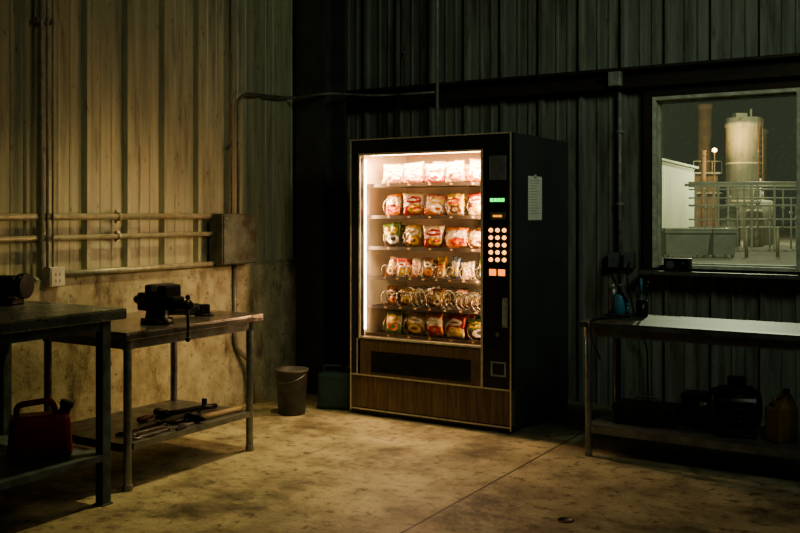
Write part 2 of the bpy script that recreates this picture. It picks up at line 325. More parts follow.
# snack packets
def pack_mat(name,top,mid,bot,emb,er=.30,ring=None):
    m=bpy.data.materials.new(name); m.use_nodes=True; nt=m.node_tree; b=nt.nodes['Principled BSDF']; b.inputs['Roughness'].default_value=.26; b.inputs['Metallic'].default_value=.2
    tc=nn(nt,'ShaderNodeTexCoord'); sp=nn(nt,'ShaderNodeSeparateXYZ'); nt.links.new(tc.outputs['Generated'],sp.inputs[0])
    no=nn(nt,'ShaderNodeTexNoise'); no.inputs['Scale'].default_value=3.5; no.inputs['Detail'].default_value=2; nt.links.new(tc.outputs['Generated'],no.inputs['Vector'])
    ad=nn(nt,'ShaderNodeMath',operation='MULTIPLY_ADD'); ad.inputs[1].default_value=.7; nt.links.new(no.outputs[0],ad.inputs[0]); nt.links.new(sp.outputs[2],ad.inputs[2])
    cr=nn(nt,'ShaderNodeValToRGB'); cr.color_ramp.interpolation='CONSTANT'; e=cr.color_ramp.elements
    e[0].position=0; e[0].color=(*bot,1); e[1].position=.62; e[1].color=(*mid,1); x=e.new(.93); x.color=(*top,1)
    sc=nn(nt,'ShaderNodeMath',operation='MULTIPLY'); sc.inputs[1].default_value=.85; nt.links.new(ad.outputs[0],sc.inputs[0]); nt.links.new(sc.outputs[0],cr.inputs[0])
    def dist(cx,cz,sx,sz,thr=1.4):
        mp=nn(nt,'ShaderNodeMapping'); mp.inputs['Location'].default_value=(-cx*sx,0,-cz*sz); mp.inputs['Scale'].default_value=(sx,0,sz); nt.links.new(tc.outputs['Generated'],mp.inputs[0])
        l=nn(nt,'ShaderNodeVectorMath',operation='LENGTH'); nt.links.new(mp.outputs[0],l.inputs[0])
        aa=nn(nt,'ShaderNodeMath',operation='MULTIPLY_ADD'); aa.inputs[1].default_value=.9; nt.links.new(no.outputs[0],aa.inputs[0]); nt.links.new(l.outputs['Value'],aa.inputs[2])
        lt=nn(nt,'ShaderNodeMath',operation='LESS_THAN'); lt.inputs[1].default_value=thr; nt.links.new(aa.outputs[0],lt.inputs[0]); return lt
    out=cr.outputs[0]
    for dd,col in((dist(.5,.66,1/.40,1/.15),emb),(dist(.5,.66,1/.26,1/.05),mid),(dist(.60,.28,1/er,1/(er*.6)),ring or (.75,.45,.15)),(dist(.62,.28,1/(er*.5),1/(er*.3)),bot)):
        mm=nn(nt,'ShaderNodeMix',data_type='RGBA'); mm.inputs[7].default_value=(*col,1); nt.links.new(out,mm.inputs[6]); nt.links.new(dd.outputs[0],mm.inputs[0]); out=mm.outputs[2]
    nt.links.new(out,b.inputs['Base Color']); return m
cream=(.76,.58,.34);white=(.80,.70,.56);red=(.48,.035,.02);pink=(.70,.24,.15);org=(.68,.20,.035);yel=(.72,.44,.05);grn=(.12,.20,.045);brn=(.20,.07,.025);dk=(.06,.035,.025);blu=(.10,.16,.24);gold=(.55,.36,.10)
P=lambda *a,**k: pack_mat(*a,**k)
PM={'cream and red':P('pack1',cream,white,red,red,ring=yel),'cream and pink':P('pack2',white,cream,pink,pink,ring=cream),
'orange':P('pack3',org,cream,org,white,ring=red),'red':P('pack4',red,red,cream,white,ring=yel),'yellow':P('pack5',yel,yel,cream,red,ring=brn),
'green and cream':P('pack6',grn,cream,grn,yel,ring=org),'dark brown':P('pack7',brn,dk,brn,cream,ring=org),'pale cream':P('pack8',cream,white,cream,gold,ring=pink),'brown and gold':P('pack9',brn,yel,brn,white,ring=cream),
'silver and red':P('pack10',white,white,red,org,ring=white),'peach':P('pack11',pink,white,org,yel,ring=white),'gold':P('pack12',gold,gold,brn,white,ring=yel),'dull green':P('pack13',grn,grn,dk,yel,ring=white),'blue and cream':P('pack14',blu,cream,blu,white,ring=yel)}
def bag_mesh(w,h,d,seed,sealw=.07,cr=.5):
    rnd=Vector((seed*3.1,seed*1.7,0)); bm=NB(); nx,nz=20,24
    for sgn in(-1,1):
        g=[]
        for j in range(nz+1):
            b=j/nz; row=[]
            for i in range(nx+1):
                a=i/nx*2-1; bb=(b-.5)*2
                inner=max(0,1-(abs(bb)/(1-sealw))**3.2) if abs(bb)<1-sealw else 0
                th=d/2*(max(0,1-abs(a)**2.6)**.6)*(inner**.5)
                Q=Vector((a*1.6,bb*1.9,sgn*2))+rnd
                n1=noise.noise(Q); n2=1-abs(noise.noise(Q*2.1))*3.0; n3=1-abs(noise.noise(Q*4.3))*3
                th*=(.92+cr*n1+.26*n2+.10*n3); th+=.0006 if abs(a)<1 and 0<b<1 else 0
                pinch=1-.10*inner
                x=a*w/2*pinch+.007*noise.noise(Vector((b*3,seed,2+a)))
                y=sgn*th+(.0035*math.sin(a*12+seed) if abs(bb)>1-sealw else 0)
                zz=b*h+(.008*noise.noise(Vector((a*2,seed,5))) if b>.5 else 0)
                row.append(bm.verts.new((x,y,zz)))
            g.append(row)
        for j in range(nz):
            for i in range(nx):
                f=bm.faces.new((g[j][i],g[j][i+1],g[j+1][i+1],g[j+1][i])); f.smooth=True
    bmesh.ops.remove_doubles(bm,verts=bm.verts[:],dist=.0004)
    bmesh.ops.recalc_face_normals(bm,faces=bm.faces[:])
    me=bpy.data.meshes.new('snack_packet'); bm.to_mesh(me); bm.free(); return me
bags=[bag_mesh(.158,.158,.060,s) for s in range(7)]
bars=[bag_mesh(.070,.140,.030,s+9,.05) for s in range(5)]
small=[bag_mesh(.090,.125,.034,s+20,.06) for s in range(5)]
cache={}
def packed(me,key):
    k=(me.name,key)
    if k not in cache:
        c=me.copy(); c.materials.append(PM[key]); cache[k]=c
    return cache[k]
ROWC=[['pale cream','cream and pink','silver and red','pale cream','peach'],
['orange','cream and red','peach','yellow','red'],
['dull green','gold','cream and red','orange','brown and gold'],
['brown and gold','red','cream and pink','dark brown','yellow','blue and cream','pale cream','dull green'],
['dark brown','gold','silver and red','brown and gold','peach','brown and gold','cream and red'],
['green and cream','gold','orange','red','dull green']]
names=['top','second','third','fourth','fifth','bottom']
for ri,(z,n) in enumerate(zip(SZ,CNT)):
    p=(X1-X0)/n; lib=bags if n==5 else (bars if n==8 else small)
    for i in range(n):
        for dpt in range(2):
            key=ROWC[ri][i]; me=packed(random.choice(lib),key)
            kind='snack_bag' if n==5 else 'snack_bar' if n==8 else 'snack_packet'
            o=bpy.data.objects.new(kind,me); COL.objects.link(o)
            sc=random.uniform(.93,1.04)
            o.scale=(sc,1,random.uniform(.80,1.04))
            yb={5:.152,8:.15,7:.185}[n]
            if n==7 and i in(2,4,5,6): yb=.30
            o.location=(VX+X0+p*(i+.5)+random.uniform(-.007,.007),VY+yb+dpt*(.068 if n==5 else .052)+random.uniform(0,.006),z+.012)
            o.rotation_euler=(random.uniform(-.25,-.02),random.uniform(-.15,.15) if n==5 else random.uniform(-.18,.18),random.uniform(-.35,.35))
            tag(o,f"{key} foil snack {'bag' if n==5 else 'bar' if n==8 else 'packet'} standing on {names[ri]} vending shelf",'snack',None,f'snacks on the {names[ri]} shelf')

N=root('paper_notice','cream printed paper notice taped to the machine side','notice',(-2.396,5.404,1.295))
bm=NB(); box(bm,.0005,.002,0,.215,0,.278); fin(bm,'sheet',m_paper,N)
bm=NB()
for j in range(13):
    z=.25-j*.0175; box(bm,.0021,.0024,.02,.02+random.uniform(.11,.175),z,z+.003)
fin(bm,'printed_lines',m_ink,N)
bm=NB(); box(bm,.002,.0028,.085,.13,.262,.29); fin(bm,'tape',m_white,N)
bm=NB(); tube(bm,rounded([(-3.80,6.13,2.26),(-3.80,6.13,1.95),(-3.74,6.13,1.7),(-3.5,6.14,1.5),(-3.45,6.14,.6),(-3.45,6.14,.01)],.08),.014,8); fin(bm,'cable',m_rubber,label='black power cable dropping behind the vending machine',cat='cable')

# ---------------------------------------------------------------- benches
def bench(label,x0,x1,y0,y1,h,sz,mtop,mleg,legr=.02,square=False,th=.035,ov=.04,mshelf=None):
    R=root('workbench',label,'workbench',((x0+x1)/2,(y0+y1)/2,0)); a,b=(x1-x0)/2,(y1-y0)/2
    bm=NB(); box(bm,-a,a,-b,b,h-.008,h)
    for q in((-a,a,-b,-b+.012),(-a,a,b-.012,b),(-a,-a+.012,-b+.012,b-.012),(a-.012,a,-b+.012,b-.012)): box(bm,*q,h-th,h-.008)
    fin(bm,'tabletop',mtop,R,bevel=.003)
    for sx in(-1,1):
        for sy in(-1,1):
            bm=NB(); x,y=sx*(a-ov-legr),sy*(b-ov-legr)
            if square: box(bm,x-legr,x+legr,y-legr,y+legr,.008,h-.008); box(bm,x-legr*1.3,x+legr*1.3,y-legr*1.3,y+legr*1.3,0,.008)
            else:
                cyl(bm,(x,y,.03),(x,y,h-.008),legr); cyl(bm,(x,y,0),(x,y,.03),legr*1.2,legr*1.2); cyl(bm,(x,y,h-.09),(x,y,h-.012),legr*1.3)
            fin(bm,'leg',mleg,R,bevel=.002)
    bm=NB(); c,d=a-ov-legr*2.05,b-ov-legr*2.05
    c2,d2=a-ov,b-ov
    box(bm,-c,c,-d2,d2,sz-.006,sz); 
    for q in((-c,c,-d2,-d2+.01),(-c,c,d2-.01,d2)): box(bm,*q,sz-.04,sz-.006)
    box(bm,-c2,-c,-d,d,sz-.03,sz); box(bm,c,c2,-d,d,sz-.03,sz)
    fin(bm,'lower_shelf',mshelf or mleg,R)
    bm=NB(); box(bm,-c,c,-d2+.005,-d2+.02,h-th-.05,h-th-.0); box(bm,-c,c,d2-.02,d2-.005,h-th-.05,h-th-.0)
    box(bm,-c2+.005,-c2+.02,-d,d,h-th-.05,h-th); box(bm,c2-.02,c2-.005,-d,d,h-th-.05,h-th)
    fin(bm,'apron_rail',mleg,R)
    return R
bench('tall steel workbench with worn top beside the corrugated wall',-4.22,-3.35,1.5,3.02,.90,.235,m_top2,m_legblue,.024,True,.05,.05)
bench('low workbench with scratched metal top and galvanised pipe legs',-4.14,-3.44,3.10,4.10,.77,.225,m_top,m_galv,.02,False,.038,.035)
bench('long steel workbench on pipe legs below the window',-1.88,-.60,4.90,5.46,.742,.17,m_top3,m_galv,.018,False,.03,.03)

def vise(loc,rz,mat=m_iron):
    R=root('bench_vise','black cast iron bench vise bolted to the bench top','vise',loc,rz)
    bm=NB(); lathe(bm,[(.075,0),(.075,.014),(.055,.022),(.05,.05),(.052,.058)],seg=24)
    for a in(.8,2.4,4,5.5): cyl(bm,(.064*math.cos(a),.064*math.sin(a),.012),(.064*math.cos(a),.064*math.sin(a),.024),.009,seg=6)
    fin(bm,'swivel_base',mat,R)
    bm=NB(); box(bm,-.09,.03,-.045,.045,.055,.115); box(bm,-.025,.03,-.055,.055,.115,.175); box(bm,-.13,-.09,-.03,.03,.085,.118); cyl(bm,(-.16,0,.10),(-.12,0,.10),.012,.026,seg=14)
    box(bm,-.10,-.03,-.036,.036,.115,.135)
    fin(bm,'fixed_jaw_body',mat,R,bevel=.009)
    bm=NB(); box(bm,.03,.037,-.06,.06,.145,.18); fin(bm,'jaw_plate',m_galv,R)
    bm=NB(); box(bm,.03,.15,-.026,.026,.07,.11); box(bm,.058,.11,-.052,.052,.06,.175); box(bm,.10,.155,-.034,.034,.062,.125)
    fin(bm,'sliding_jaw',mat,R,bevel=.009)
    bm=NB(); box(bm,.051,.058,-.06,.06,.145,.18); fin(bm,'jaw_plate',m_galv,R)
    bm=NB(); cyl(bm,(.15,0,.09),(.20,0,.09),.013); lathe(bm,[(.02,.19),(.024,.2),(.024,.22),(.016,.23)],c=(0,0,.09),axis='x',seg=16); fin(bm,'clamp_screw',mat,R)
    bm=NB(); cyl(bm,(.21,0,-.06),(.21,0,.125),.006,seg=10); 
    for z in(-.06,.125): lathe(bm,[(.004,-.012),(.011,-.006),(.011,.006),(.004,.012)],c=(.21,0,z),seg=12)
    fin(bm,'handle_bar',mat,R)
    return R
v=vise((-3.625,3.47,.77),math.radians(-2)); v.scale=(1.08,1.15,1.15)
G=root('angle_grinder','small black angle grinder lying on the bench top','power tool',(-3.72,3.78,.77),math.radians(60))
bm=NB(); lathe(bm,[(.02,-.12),(.026,-.11),(.028,-.02),(.033,0),(.033,.06),(.026,.07)],c=(0,0,.036),axis='x'); fin(bm,'motor_body',m_iron,G)
bm=NB(); box(bm,.068,.125,-.028,.028,.012,.062); cyl(bm,(.1,0,.0),(.1,0,.012),.055,seg=24); fin(bm,'gear_head',m_iron,G,bevel=.005)
bm=NB(); cyl(bm,(.1,.028,.04),(.1,.13,.04),.013); fin(bm,'side_handle',m_rubber,G)
def shelf_tool_hammer(loc,rz,label,hm):
    R=root('hammer',label,'hammer',loc,rz)
    bm=NB(); pts=[(-.19,0,.018),(-.08,0,.02),(.02,0,.018),(.14,0,.018)]; tube(bm,rounded(pts,.04),.015,10); fin(bm,'handle',hm,R)
    bm=NB(); cyl(bm,(.15,-.06,.024),(.15,-.025,.024),.024,seg=14); box(bm,.130,.170,-.03,.03,.003,.045); cyl(bm,(.15,.03,.024),(.15,.085,.024),.018,.006,seg=12); fin(bm,'hammer_head',m_iron,R,bevel=.003)
shelf_tool_hammer((-3.54,3.82,.225),math.radians(-95),'hammer with pale ash wooden handle on lower shelf',m_handle)
shelf_tool_hammer((-3.74,3.80,.225),math.radians(-105),'club hammer with dark worn handle lying on shelf',m_iron)
def wrench(loc,rz,L,label,mat=m_tool):
    R=root('wrench',label,'wrench',loc,rz)
    bm=NB(); box(bm,-L/2,L/2,-.011,.011,.003,.013); fin(bm,'shank',mat,R,bevel=.003)
    bm=NB(); box(bm,L/2-.01,L/2+.015,-.022,.022,.001,.016); box(bm,L/2+.015,L/2+.045,.01,.024,.001,.016); box(bm,L/2+.015,L/2+.045,-.024,-.01,.001,.016)
    fin(bm,'open_jaw',mat,R,bevel=.003)
    bm=NB(); ring=[( -L/2-.018+.018*math.cos(a),.018*math.sin(a),.008) for a in [2*math.pi*i/16 for i in range(17)]]; tube(bm,ring,.006,8); fin(bm,'ring_end',mat,R)
wrench((-3.53,3.36,.225),math.radians(92),.20,'long dull steel combination wrench on shelf')
wrench((-3.60,3.40,.225),math.radians(90),.22,'small dull steel combination wrench on shelf')
wrench((-3.67,3.40,.225),math.radians(95),.26,'large dark steel combination wrench on shelf',m_iron)
def screwdriver(loc,rz,mat,label):
    R=root('screwdriver',label,'screwdriver',loc,rz)
    bm=NB(); lathe(bm,[(.008,-.11),(.015,-.10),(.016,-.04),(.010,-.02),(.012,0)],c=(0,0,.016),axis='x',seg=10); fin(bm,'grip',mat,R)
    bm=NB(); cyl(bm,(0,0,.016),(.14,0,.014),.004,seg=8); fin(bm,'blade',m_tool,R)
screwdriver((-3.585,3.62,.225),math.radians(88),m_iron,'screwdriver with black plastic grip on lower shelf')
screwdriver((-3.80,3.60,.225),math.radians(95),m_dred,'screwdriver with dark red plastic grip on lower shelf')
def prybar(loc,rz,L,label):
    R=root('pry_bar',label,'pry bar',loc,rz)
    bm=NB(); tube(bm,rounded([(-L/2,0,.009),(L/2-.04,0,.009),(L/2,0,.035),(L/2+.02,0,.06)],.03),.009,6); fin(bm,'bar_shaft',m_iron,R)
    bm=NB(); box(bm,L/2+.012,L/2+.028,-.013,.013,.055,.085); fin(bm,'claw',m_iron,R,bevel=.002)
prybar((-3.645,3.68,.225),math.radians(93),.30,'long black pry bar lying along the lower shelf')
R=root('pliers','worn steel pliers with dark grips on lower shelf','pliers',(-3.51,3.56,.225),math.radians(95))
bm=NB(); 
for s in(-1,1): tube(bm,rounded([(0,0,.01),(-.04,s*.018,.01),(-.10,s*.020,.01)],.02),.007,8)
fin(bm,'grips',m_rubber,R)
bm=NB(); box(bm,-.012,.018,-.016,.016,.002,.018); box(bm,.018,.055,-.010,.010,.004,.016); fin(bm,'jaws',m_tool,R,bevel=.002)
F=root('fuel_can','red plastic fuel can with moulded handle on shelf','fuel can',(-3.64,2.77,.235),math.radians(55))
bm=NB(); box(bm,-.14,.14,-.075,.075,0,.19); 
for v_ in bm.verts:
    if v_.co.z>.1: v_.co.x*=.9; v_.co.y*=.88
fin(bm,'can_body',m_red,F,bevel=.022)
bm=NB(); tube(bm,rounded([(-.10,0,.18),(-.10,0,.235),(.05,0,.25),(.07,0,.18)],.03),.014,10); fin(bm,'handle',m_red,F)
bm=NB(); cyl(bm,(.10,0,.18),(.115,0,.225),.026); cyl(bm,(.112,0,.215),(.12,0,.24),.031,seg=18); fin(bm,'cap',m_black,F)
bm=NB(); 
for z in(.05,.08,.11): box(bm,-.10,.10,-.0785,-.070,z,z+.012)
fin(bm,'moulded_rib',m_red,F,bevel=.002)
K=root('paint_tin','dark paint tin with wire bail on shelf','paint tin',(-3.62,2.42,.235))
bm=NB(); lathe(bm,[(.085,0),(.088,.006),(.085,.012),(.085,.18),(.089,.185),(.089,.195),(.078,.195),(.075,.188)]); fin(bm,'tin_body',m_iron,K)
bm=NB(); tube(bm,[(.088*math.cos(a),.0,.15+.09*math.sin(a)) for a in [math.pi*i/12 for i in range(13)]],.002,6); fin(bm,'bail_handle',m_galv,K)
B=root('bench_grinder','black bench grinder with two wheel guards on the bench','bench grinder',(-4.00,2.84,.90),math.radians(20))
B.scale=(.85,.85,.85)
bm=NB(); box(bm,-.09,.09,-.06,.06,0,.03); box(bm,-.05,.05,-.04,.04,.03,.06); fin(bm,'base',m_iron,B,bevel=.006)
bm=NB(); lathe(bm,[(.03,-.10),(.055,-.09),(.06,-.06),(.06,.06),(.055,.09),(.03,.10)],c=(0,0,.105),axis='x'); fin(bm,'motor_housing',m_iron,B)
for s in(-1,1):
    bm=NB(); cyl(bm,(s*.10,0,.105),(s*.145,0,.105),.072,seg=24); fin(bm,'wheel_guard',m_iron,B,bevel=.004)
    bm=NB(); cyl(bm,(s*.108,-.012,.105),(s*.137,-.012,.105),.066,seg=24); fin(bm,'grinding_wheel',m_iron,B)

# right bench items
BZ=.742
R=root('spray_can','dented grey spray can standing on the bench','spray can',(-1.84,5.38,BZ))
bm=NB(); lathe(bm,[(.026,0),(.029,.004),(.029,.14),(.020,.156),(.011,.160)]); fin(bm,'can_body',m_galv,R)
bm=NB(); cyl(bm,(0,0,.160),(0,0,.176),.009,seg=12); fin(bm,'nozzle',m_white,R)
R=root('bottle_jack','small blue bottle jack with dark pump lever on the bench','jack',(-1.76,5.26,BZ),math.radians(25))
bm=NB(); box(bm,-.055,.055,-.045,.045,0,.018); fin(bm,'base_plate',m_iron,R,bevel=.003)
bm=NB(); lathe(bm,[(.034,.018),(.036,.022),(.036,.12),(.03,.13),(.022,.135)]); fin(bm,'cylinder_body',m_blue,R)
bm=NB(); lathe(bm,[(.013,.135),(.013,.175),(.022,.176),(.022,.188)],seg=16); fin(bm,'ram',m_tool,R)
bm=NB(); cyl(bm,(.045,-.02,.018),(.045,-.02,.07),.011,seg=12); box(bm,.035,.055,-.04,.0,.07,.085); fin(bm,'pump_socket',m_blue,R)
bm=NB(); cyl(bm,(.045,-.03,.08),(-.05,-.06,.24),.006,seg=10); fin(bm,'pump_lever',m_iron,R)
R=root('tool_cup','dark tin cup holding upright thin hand tools','tool holder',(-1.66,5.36,BZ))
bm=NB(); lathe(bm,[(.032,0),(.034,.003),(.034,.09),(.031,.09),(.030,.01)]); fin(bm,'cup',m_iron,R)
for dx,dy,h,mt in((.010,.006,.20,m_iron),(-.012,.004,.17,m_tool),(.002,-.012,.22,m_blue)):
    bm=NB(); cyl(bm,(dx,dy,.012),(dx*2.2,dy*2.2,h*.6),.003,seg=8); cyl(bm,(dx*2.2,dy*2.2,h*.6),(dx*3,dy*3,h),.008,seg=10); fin(bm,'upright_tool',mt,R)
bm=NB(); tube(bm,rounded([(-1.72,5.18,BZ+.008),(-1.80,5.06,BZ+.008),(-1.81,4.888,BZ+.010),(-1.79,4.875,.66),(-1.74,4.875,.55)],.06),.006,8); fin(bm,'cable',m_rubber,label='black cord draped over the bench edge',cat='cable')
R=root('toolbox','low black toolbox with lid handle on lower shelf','toolbox',(-1.57,5.16,.17),math.radians(5))
bm=NB(); box(bm,-.17,.17,-.09,.09,0,.075); box(bm,-.175,.175,-.095,.095,.075,.11); fin(bm,'box_body',m_black,R,bevel=.008)
bm=NB(); tube(bm,rounded([(-.06,0,.11),(-.06,0,.145),(.06,0,.145),(.06,0,.11)],.02),.007,8); fin(bm,'handle',m_grey,R)
R=root('electric_motor','greasy finned electric motor sitting on lower shelf','motor',(-1.09,5.14,.17),math.radians(15))
bm=NB(); box(bm,-.10,.10,-.09,.09,0,.02); box(bm,-.07,-.04,-.07,.07,.02,.08); box(bm,.04,.07,-.07,.07,.02,.08); fin(bm,'mounting_foot',m_iron,R,bevel=.004)
bm=NB(); lathe(bm,[(.05,-.13),(.09,-.12),(.098,-.09),(.098,.09),(.09,.12),(.05,.13)],c=(0,0,.15),axis='x')
for k in range(18):
    a=2*math.pi*k/18; c=Vector((0,math.cos(a),math.sin(a))); cyl(bm,(-.085,c.y*.102,.15+c.z*.102),(.085,c.y*.102,.15+c.z*.102),.006,seg=6)
fin(bm,'finned_housing',m_iron,R)
bm=NB(); box(bm,-.04,.05,-.04,.04,.245,.305); fin(bm,'terminal_box',m_iron,R,bevel=.006)
bm=NB(); cyl(bm,(-.13,0,.15),(-.18,0,.15),.013); fin(bm,'shaft',m_galv,R)
def jug(loc,mat,label,rz=0,s=1):
    R=root('jug',label,'jug',loc,rz)
    bm=NB(); box(bm,-.07,.07,-.05,.05,0,.17); 
    vs=[bm.verts.new(p) for p in((-.07,-.05,.17),(.07,-.05,.17),(.07,.05,.17),(-.07,.05,.17),(.02,-.02,.24),(.055,-.02,.24),(.055,.02,.24),(.02,.02,.24))]
    for f in((0,1,5,4),(1,2,6,5),(2,3,7,6),(3,0,4,7),(4,5,6,7)): bm.faces.new([vs[i] for i in f])
    bmesh.ops.remove_doubles(bm,verts=bm.verts[:],dist=1e-4)
    fin(bm,'jug_body',mat,R,bevel=.01)
    bm=NB(); tube(bm,rounded([(-.05,0,.17),(-.055,0,.225),(.03,0,.235)],.02),.010,8); fin(bm,'handle',mat,R)
    bm=NB(); cyl(bm,(.038,0,.24),(.038,0,.262),.017,seg=16); fin(bm,'cap',m_black,R)
jug((-.86,5.12,.17),m_jug,'grimy amber plastic oil jug on lower shelf',math.radians(60))
R=root('car_battery','black car battery with two terminals on lower shelf','battery',(-1.31,5.28,.17))
bm=NB(); box(bm,-.085,.085,-.07,.07,0,.15); box(bm,-.088,.088,-.073,.073,.15,.175); fin(bm,'case',m_black,R,bevel=.005)
for x in(-.06,.06):
    bm=NB(); cyl(bm,(x,-.04,.175),(x,-.04,.192),.009,seg=12); fin(bm,'terminal',m_galv,R)

R=root('radio','small dark box radio on the window sill','radio',(-1.68,6.195,.958))
bm=NB(); box(bm,-.085,.085,-.035,.035,0,.085); fin(bm,'case',m_black,R,bevel=.005)
bm=NB(); cyl(bm,(-.04,-.037,.042),(-.04,-.034,.042),.028,seg=20); fin(bm,'speaker_grille',m_grey,R)
bm=NB(); cyl(bm,(.045,-.043,.055),(.045,-.034,.055),.010,seg=14); fin(bm,'tuning_knob',m_galv,R)

R=root('pail','dirty grey metal pail with wire bail on the floor','bucket',(-3.90,4.94,0))
bm=NB(); lathe(bm,[(.085,0),(.09,.006),(.105,.28),(.112,.285),(.112,.30),(.103,.30),(.085,.02)]); fin(bm,'pail_body',m_pail,R)
bm=NB(); tube(bm,[(.108*math.cos(a),-.108*math.sin(a)*.95,.27-.10*math.sin(a)*.5) for a in [math.pi*i/14 for i in range(15)]],.0025,6); fin(bm,'bail_handle',m_galv,R)
R=root('jerry_can','dark teal plastic jerry can standing beside the machine','jerry can',(-3.76,5.26,0),math.radians(20))
bm=NB(); box(bm,-.12,.12,-.09,.09,0,.25); fin(bm,'can_body',m_teal,R,bevel=.025)
bm=NB(); tube(bm,rounded([(-.09,0,.24),(-.09,0,.285),(.03,0,.285),(.03,0,.24)],.02),.012,8); fin(bm,'handle',m_teal,R)
bm=NB(); cyl(bm,(.08,0,.245),(.08,0,.285),.025,seg=16); fin(bm,'cap',m_black,R)
bm=NB(); lathe(bm,[(.036,0.0005),(.036,.003),(.03,.004),(.0299,.003),(.002,.003)]); fin(bm,'floor_drain_cap',m_darksteel,loc=(-1.53,3.85,0),label='small round dark metal cap set on the concrete floor',cat='floor cap')

# ---------------------------------------------------------------- conduits on walls
def conduit(name,label,pts,r,mat,rad=.06,straps=(),seg=10):
    R=root(name,label,'pipe',(0,0,0)); bm=NB(); tube(bm,rounded(pts,rad),r,seg); fin(bm,'pipe_run',mat,R)
    for p,ax in straps:
        bm=NB(); p=Vector(p)
        if ax=='y': cyl(bm,p-Vector((0,.012,0)),p+Vector((0,.012,0)),r*1.35,seg=12); box(bm,WX-.002,p.x,p.y-.012,p.y+.012,p.z-r*2.0,p.z+r*2.0)
        if ax=='zl': cyl(bm,p-Vector((0,0,.012)),p+Vector((0,0,.012)),r*1.35,seg=12); box(bm,WX-.002,p.x,p.y-r*2.0,p.y+r*2.0,p.z-.012,p.z+.012)
        if ax=='zb': cyl(bm,p-Vector((0,0,.012)),p+Vector((0,0,.012)),r*1.35,seg=12); box(bm,p.x-r*2.0,p.x+r*2.0,p.y,WY+.002,p.z-.012,p.z+.012)
        fin(bm,'pipe_strap',mat,R)
px=WX+.022
conduit('conduit','pale painted horizontal conduit along the corrugated wall',[(px,1.0,1.318),(px,4.70,1.318)],.020,m_pipe,straps=[((px,y,1.318),'y') for y in(3.9,)])
conduit('conduit','pale painted horizontal conduit below the upper one',[(px,1.0,1.20),(px,4.70,1.20)],.016,m_pipe,straps=[((px,y,1.20),'y') for y in(3.9,)])
conduit('conduit','pale horizontal conduit from outlet to junction box',[(px+.015,3.48,.998),(px+.015,4.70,.998)],.017,m_pipe)
for i,(y,r) in enumerate(((3.335,.011),(3.375,.008),(3.41,.006))):
    conduit('conduit','slim vertical conduit rising up the corrugated wall',[(px+.025,y,1.03),(px+.025,y,4.5)],r,m_pipe3,straps=[((px+.025,y,z),'zl') for z in(2.4,)])
R=root('wall_outlet','grimy white surface-mounted electrical outlet box','outlet',(WX,3.42,.93))
bm=NB(); box(bm,0.0,.075,-.05,.05,0,.11); fin(bm,'outlet_box',m_white,R,bevel=.004)
bm=NB(); box(bm,.075,.08,-.043,.043,.008,.102)
box(bm,.08,.081,-.018,-.012,.06,.078,1);box(bm,.08,.081,.008,.014,.06,.078,1); box(bm,.08,.081,-.018,-.012,.025,.043,1);box(bm,.08,.081,.008,.014,.025,.043,1)
fin(bm,'face_plate',[m_white,m_black],R,bevel=.001)
R=root('electrical_box','weathered grey-green electrical junction box on the wall','electrical box',(WX,4.70,.99))
bm=NB(); box(bm,0,.12,0,.34,0,.345); fin(bm,'box_body',m_box,R,bevel=.005)
bm=NB(); box(bm,.12,.13,.008,.332,.008,.337); fin(bm,'cover',m_box,R,bevel=.003)
for y in(.03,.31):
    for z in(.03,.315):
        bm=NB(); cyl(bm,(.13,y,z),(.134,y,z),.007,seg=8); fin(bm,'cover_screw',m_galv,R)
conduit('conduit','thin dark conduit rising from electrical box and bending around the corner',[(px,4.97,1.335),(px,4.97,2.18),(px,5.50,2.20),(px+.07,5.54,2.20),(-4.06,5.56,2.22),(-4.0,5.95,2.24),(-3.95,6.17,2.26),(-3.50,6.17,2.255)],.011,m_pipe2,rad=.12)
conduit('conduit','conduit dropping from the electrical box to the floor',[(px+.01,4.92,.99),(px+.01,4.92,.40),(px+.06,5.04,.30),(px+.06,5.06,.0)],.016,m_pipe2,rad=.10)
conduit('conduit','thin grey vertical conduit high on the corrugated wall',[(px,4.90,1.335),(px,4.90,4.5)],.007,m_pipe2,straps=[((px,4.90,z),'zl') for z in(1.8,)])
conduit('conduit','thin grey vertical conduit beside the window',[(-2.10,WY-.02,1.07),(-2.10,WY-.02,2.18)],.014,m_pipe3,straps=[((-2.10,WY-.02,z),'zb') for z in(1.4,1.9)])
conduit('conduit','grey vertical conduit above the vending machine',[(-3.48,WY-.13,1.60),(-3.48,WY-.13,4.5)],.014,m_pipe3)
conduit('conduit','thin grey vertical conduit beside the steel column',[(-3.84,WY-.02,2.35),(-3.84,WY-.02,4.5)],.010,m_pipe2,straps=[((-3.84,WY-.02,2.6),'zb')])
R=root('junction_box','small round-cornered grey junction box on the girt','electrical box',(-2.10,WY-.09,2.245))
bm=NB(); box(bm,-.045,.045,-.05,0,-.045,.055); fin(bm,'box_body',m_pipe3,R,bevel=.006)
bm=NB(); box(bm,-.04,.04,-.055,-.05,-.04,.05); fin(bm,'cover',m_pipe3,R,bevel=.002)
for x in(-2.14,-2.03):
    R=root('wall_outlet','dark surface-mounted outlet box beside the window','outlet',(x,WY,.96))
    bm=NB(); box(bm,-.038,.038,-.05,0,0,.11); fin(bm,'outlet_box',m_box,R,bevel=.004)
    bm=NB(); box(bm,-.033,.033,-.055,-.05,.006,.104); fin(bm,'face_plate',m_grey,R,bevel=.001)
bm=NB(); tube(bm,rounded([(-2.02,WY-.06,1.0),(-2.02,WY-.12,.9),(-1.95,WY-.1,.55),(-1.9,WY-.05,.45),(-1.9,WY-.03,.01)],.08),.006,8); fin(bm,'cable',m_rubber,label='black cord hanging from the outlet',cat='cable')

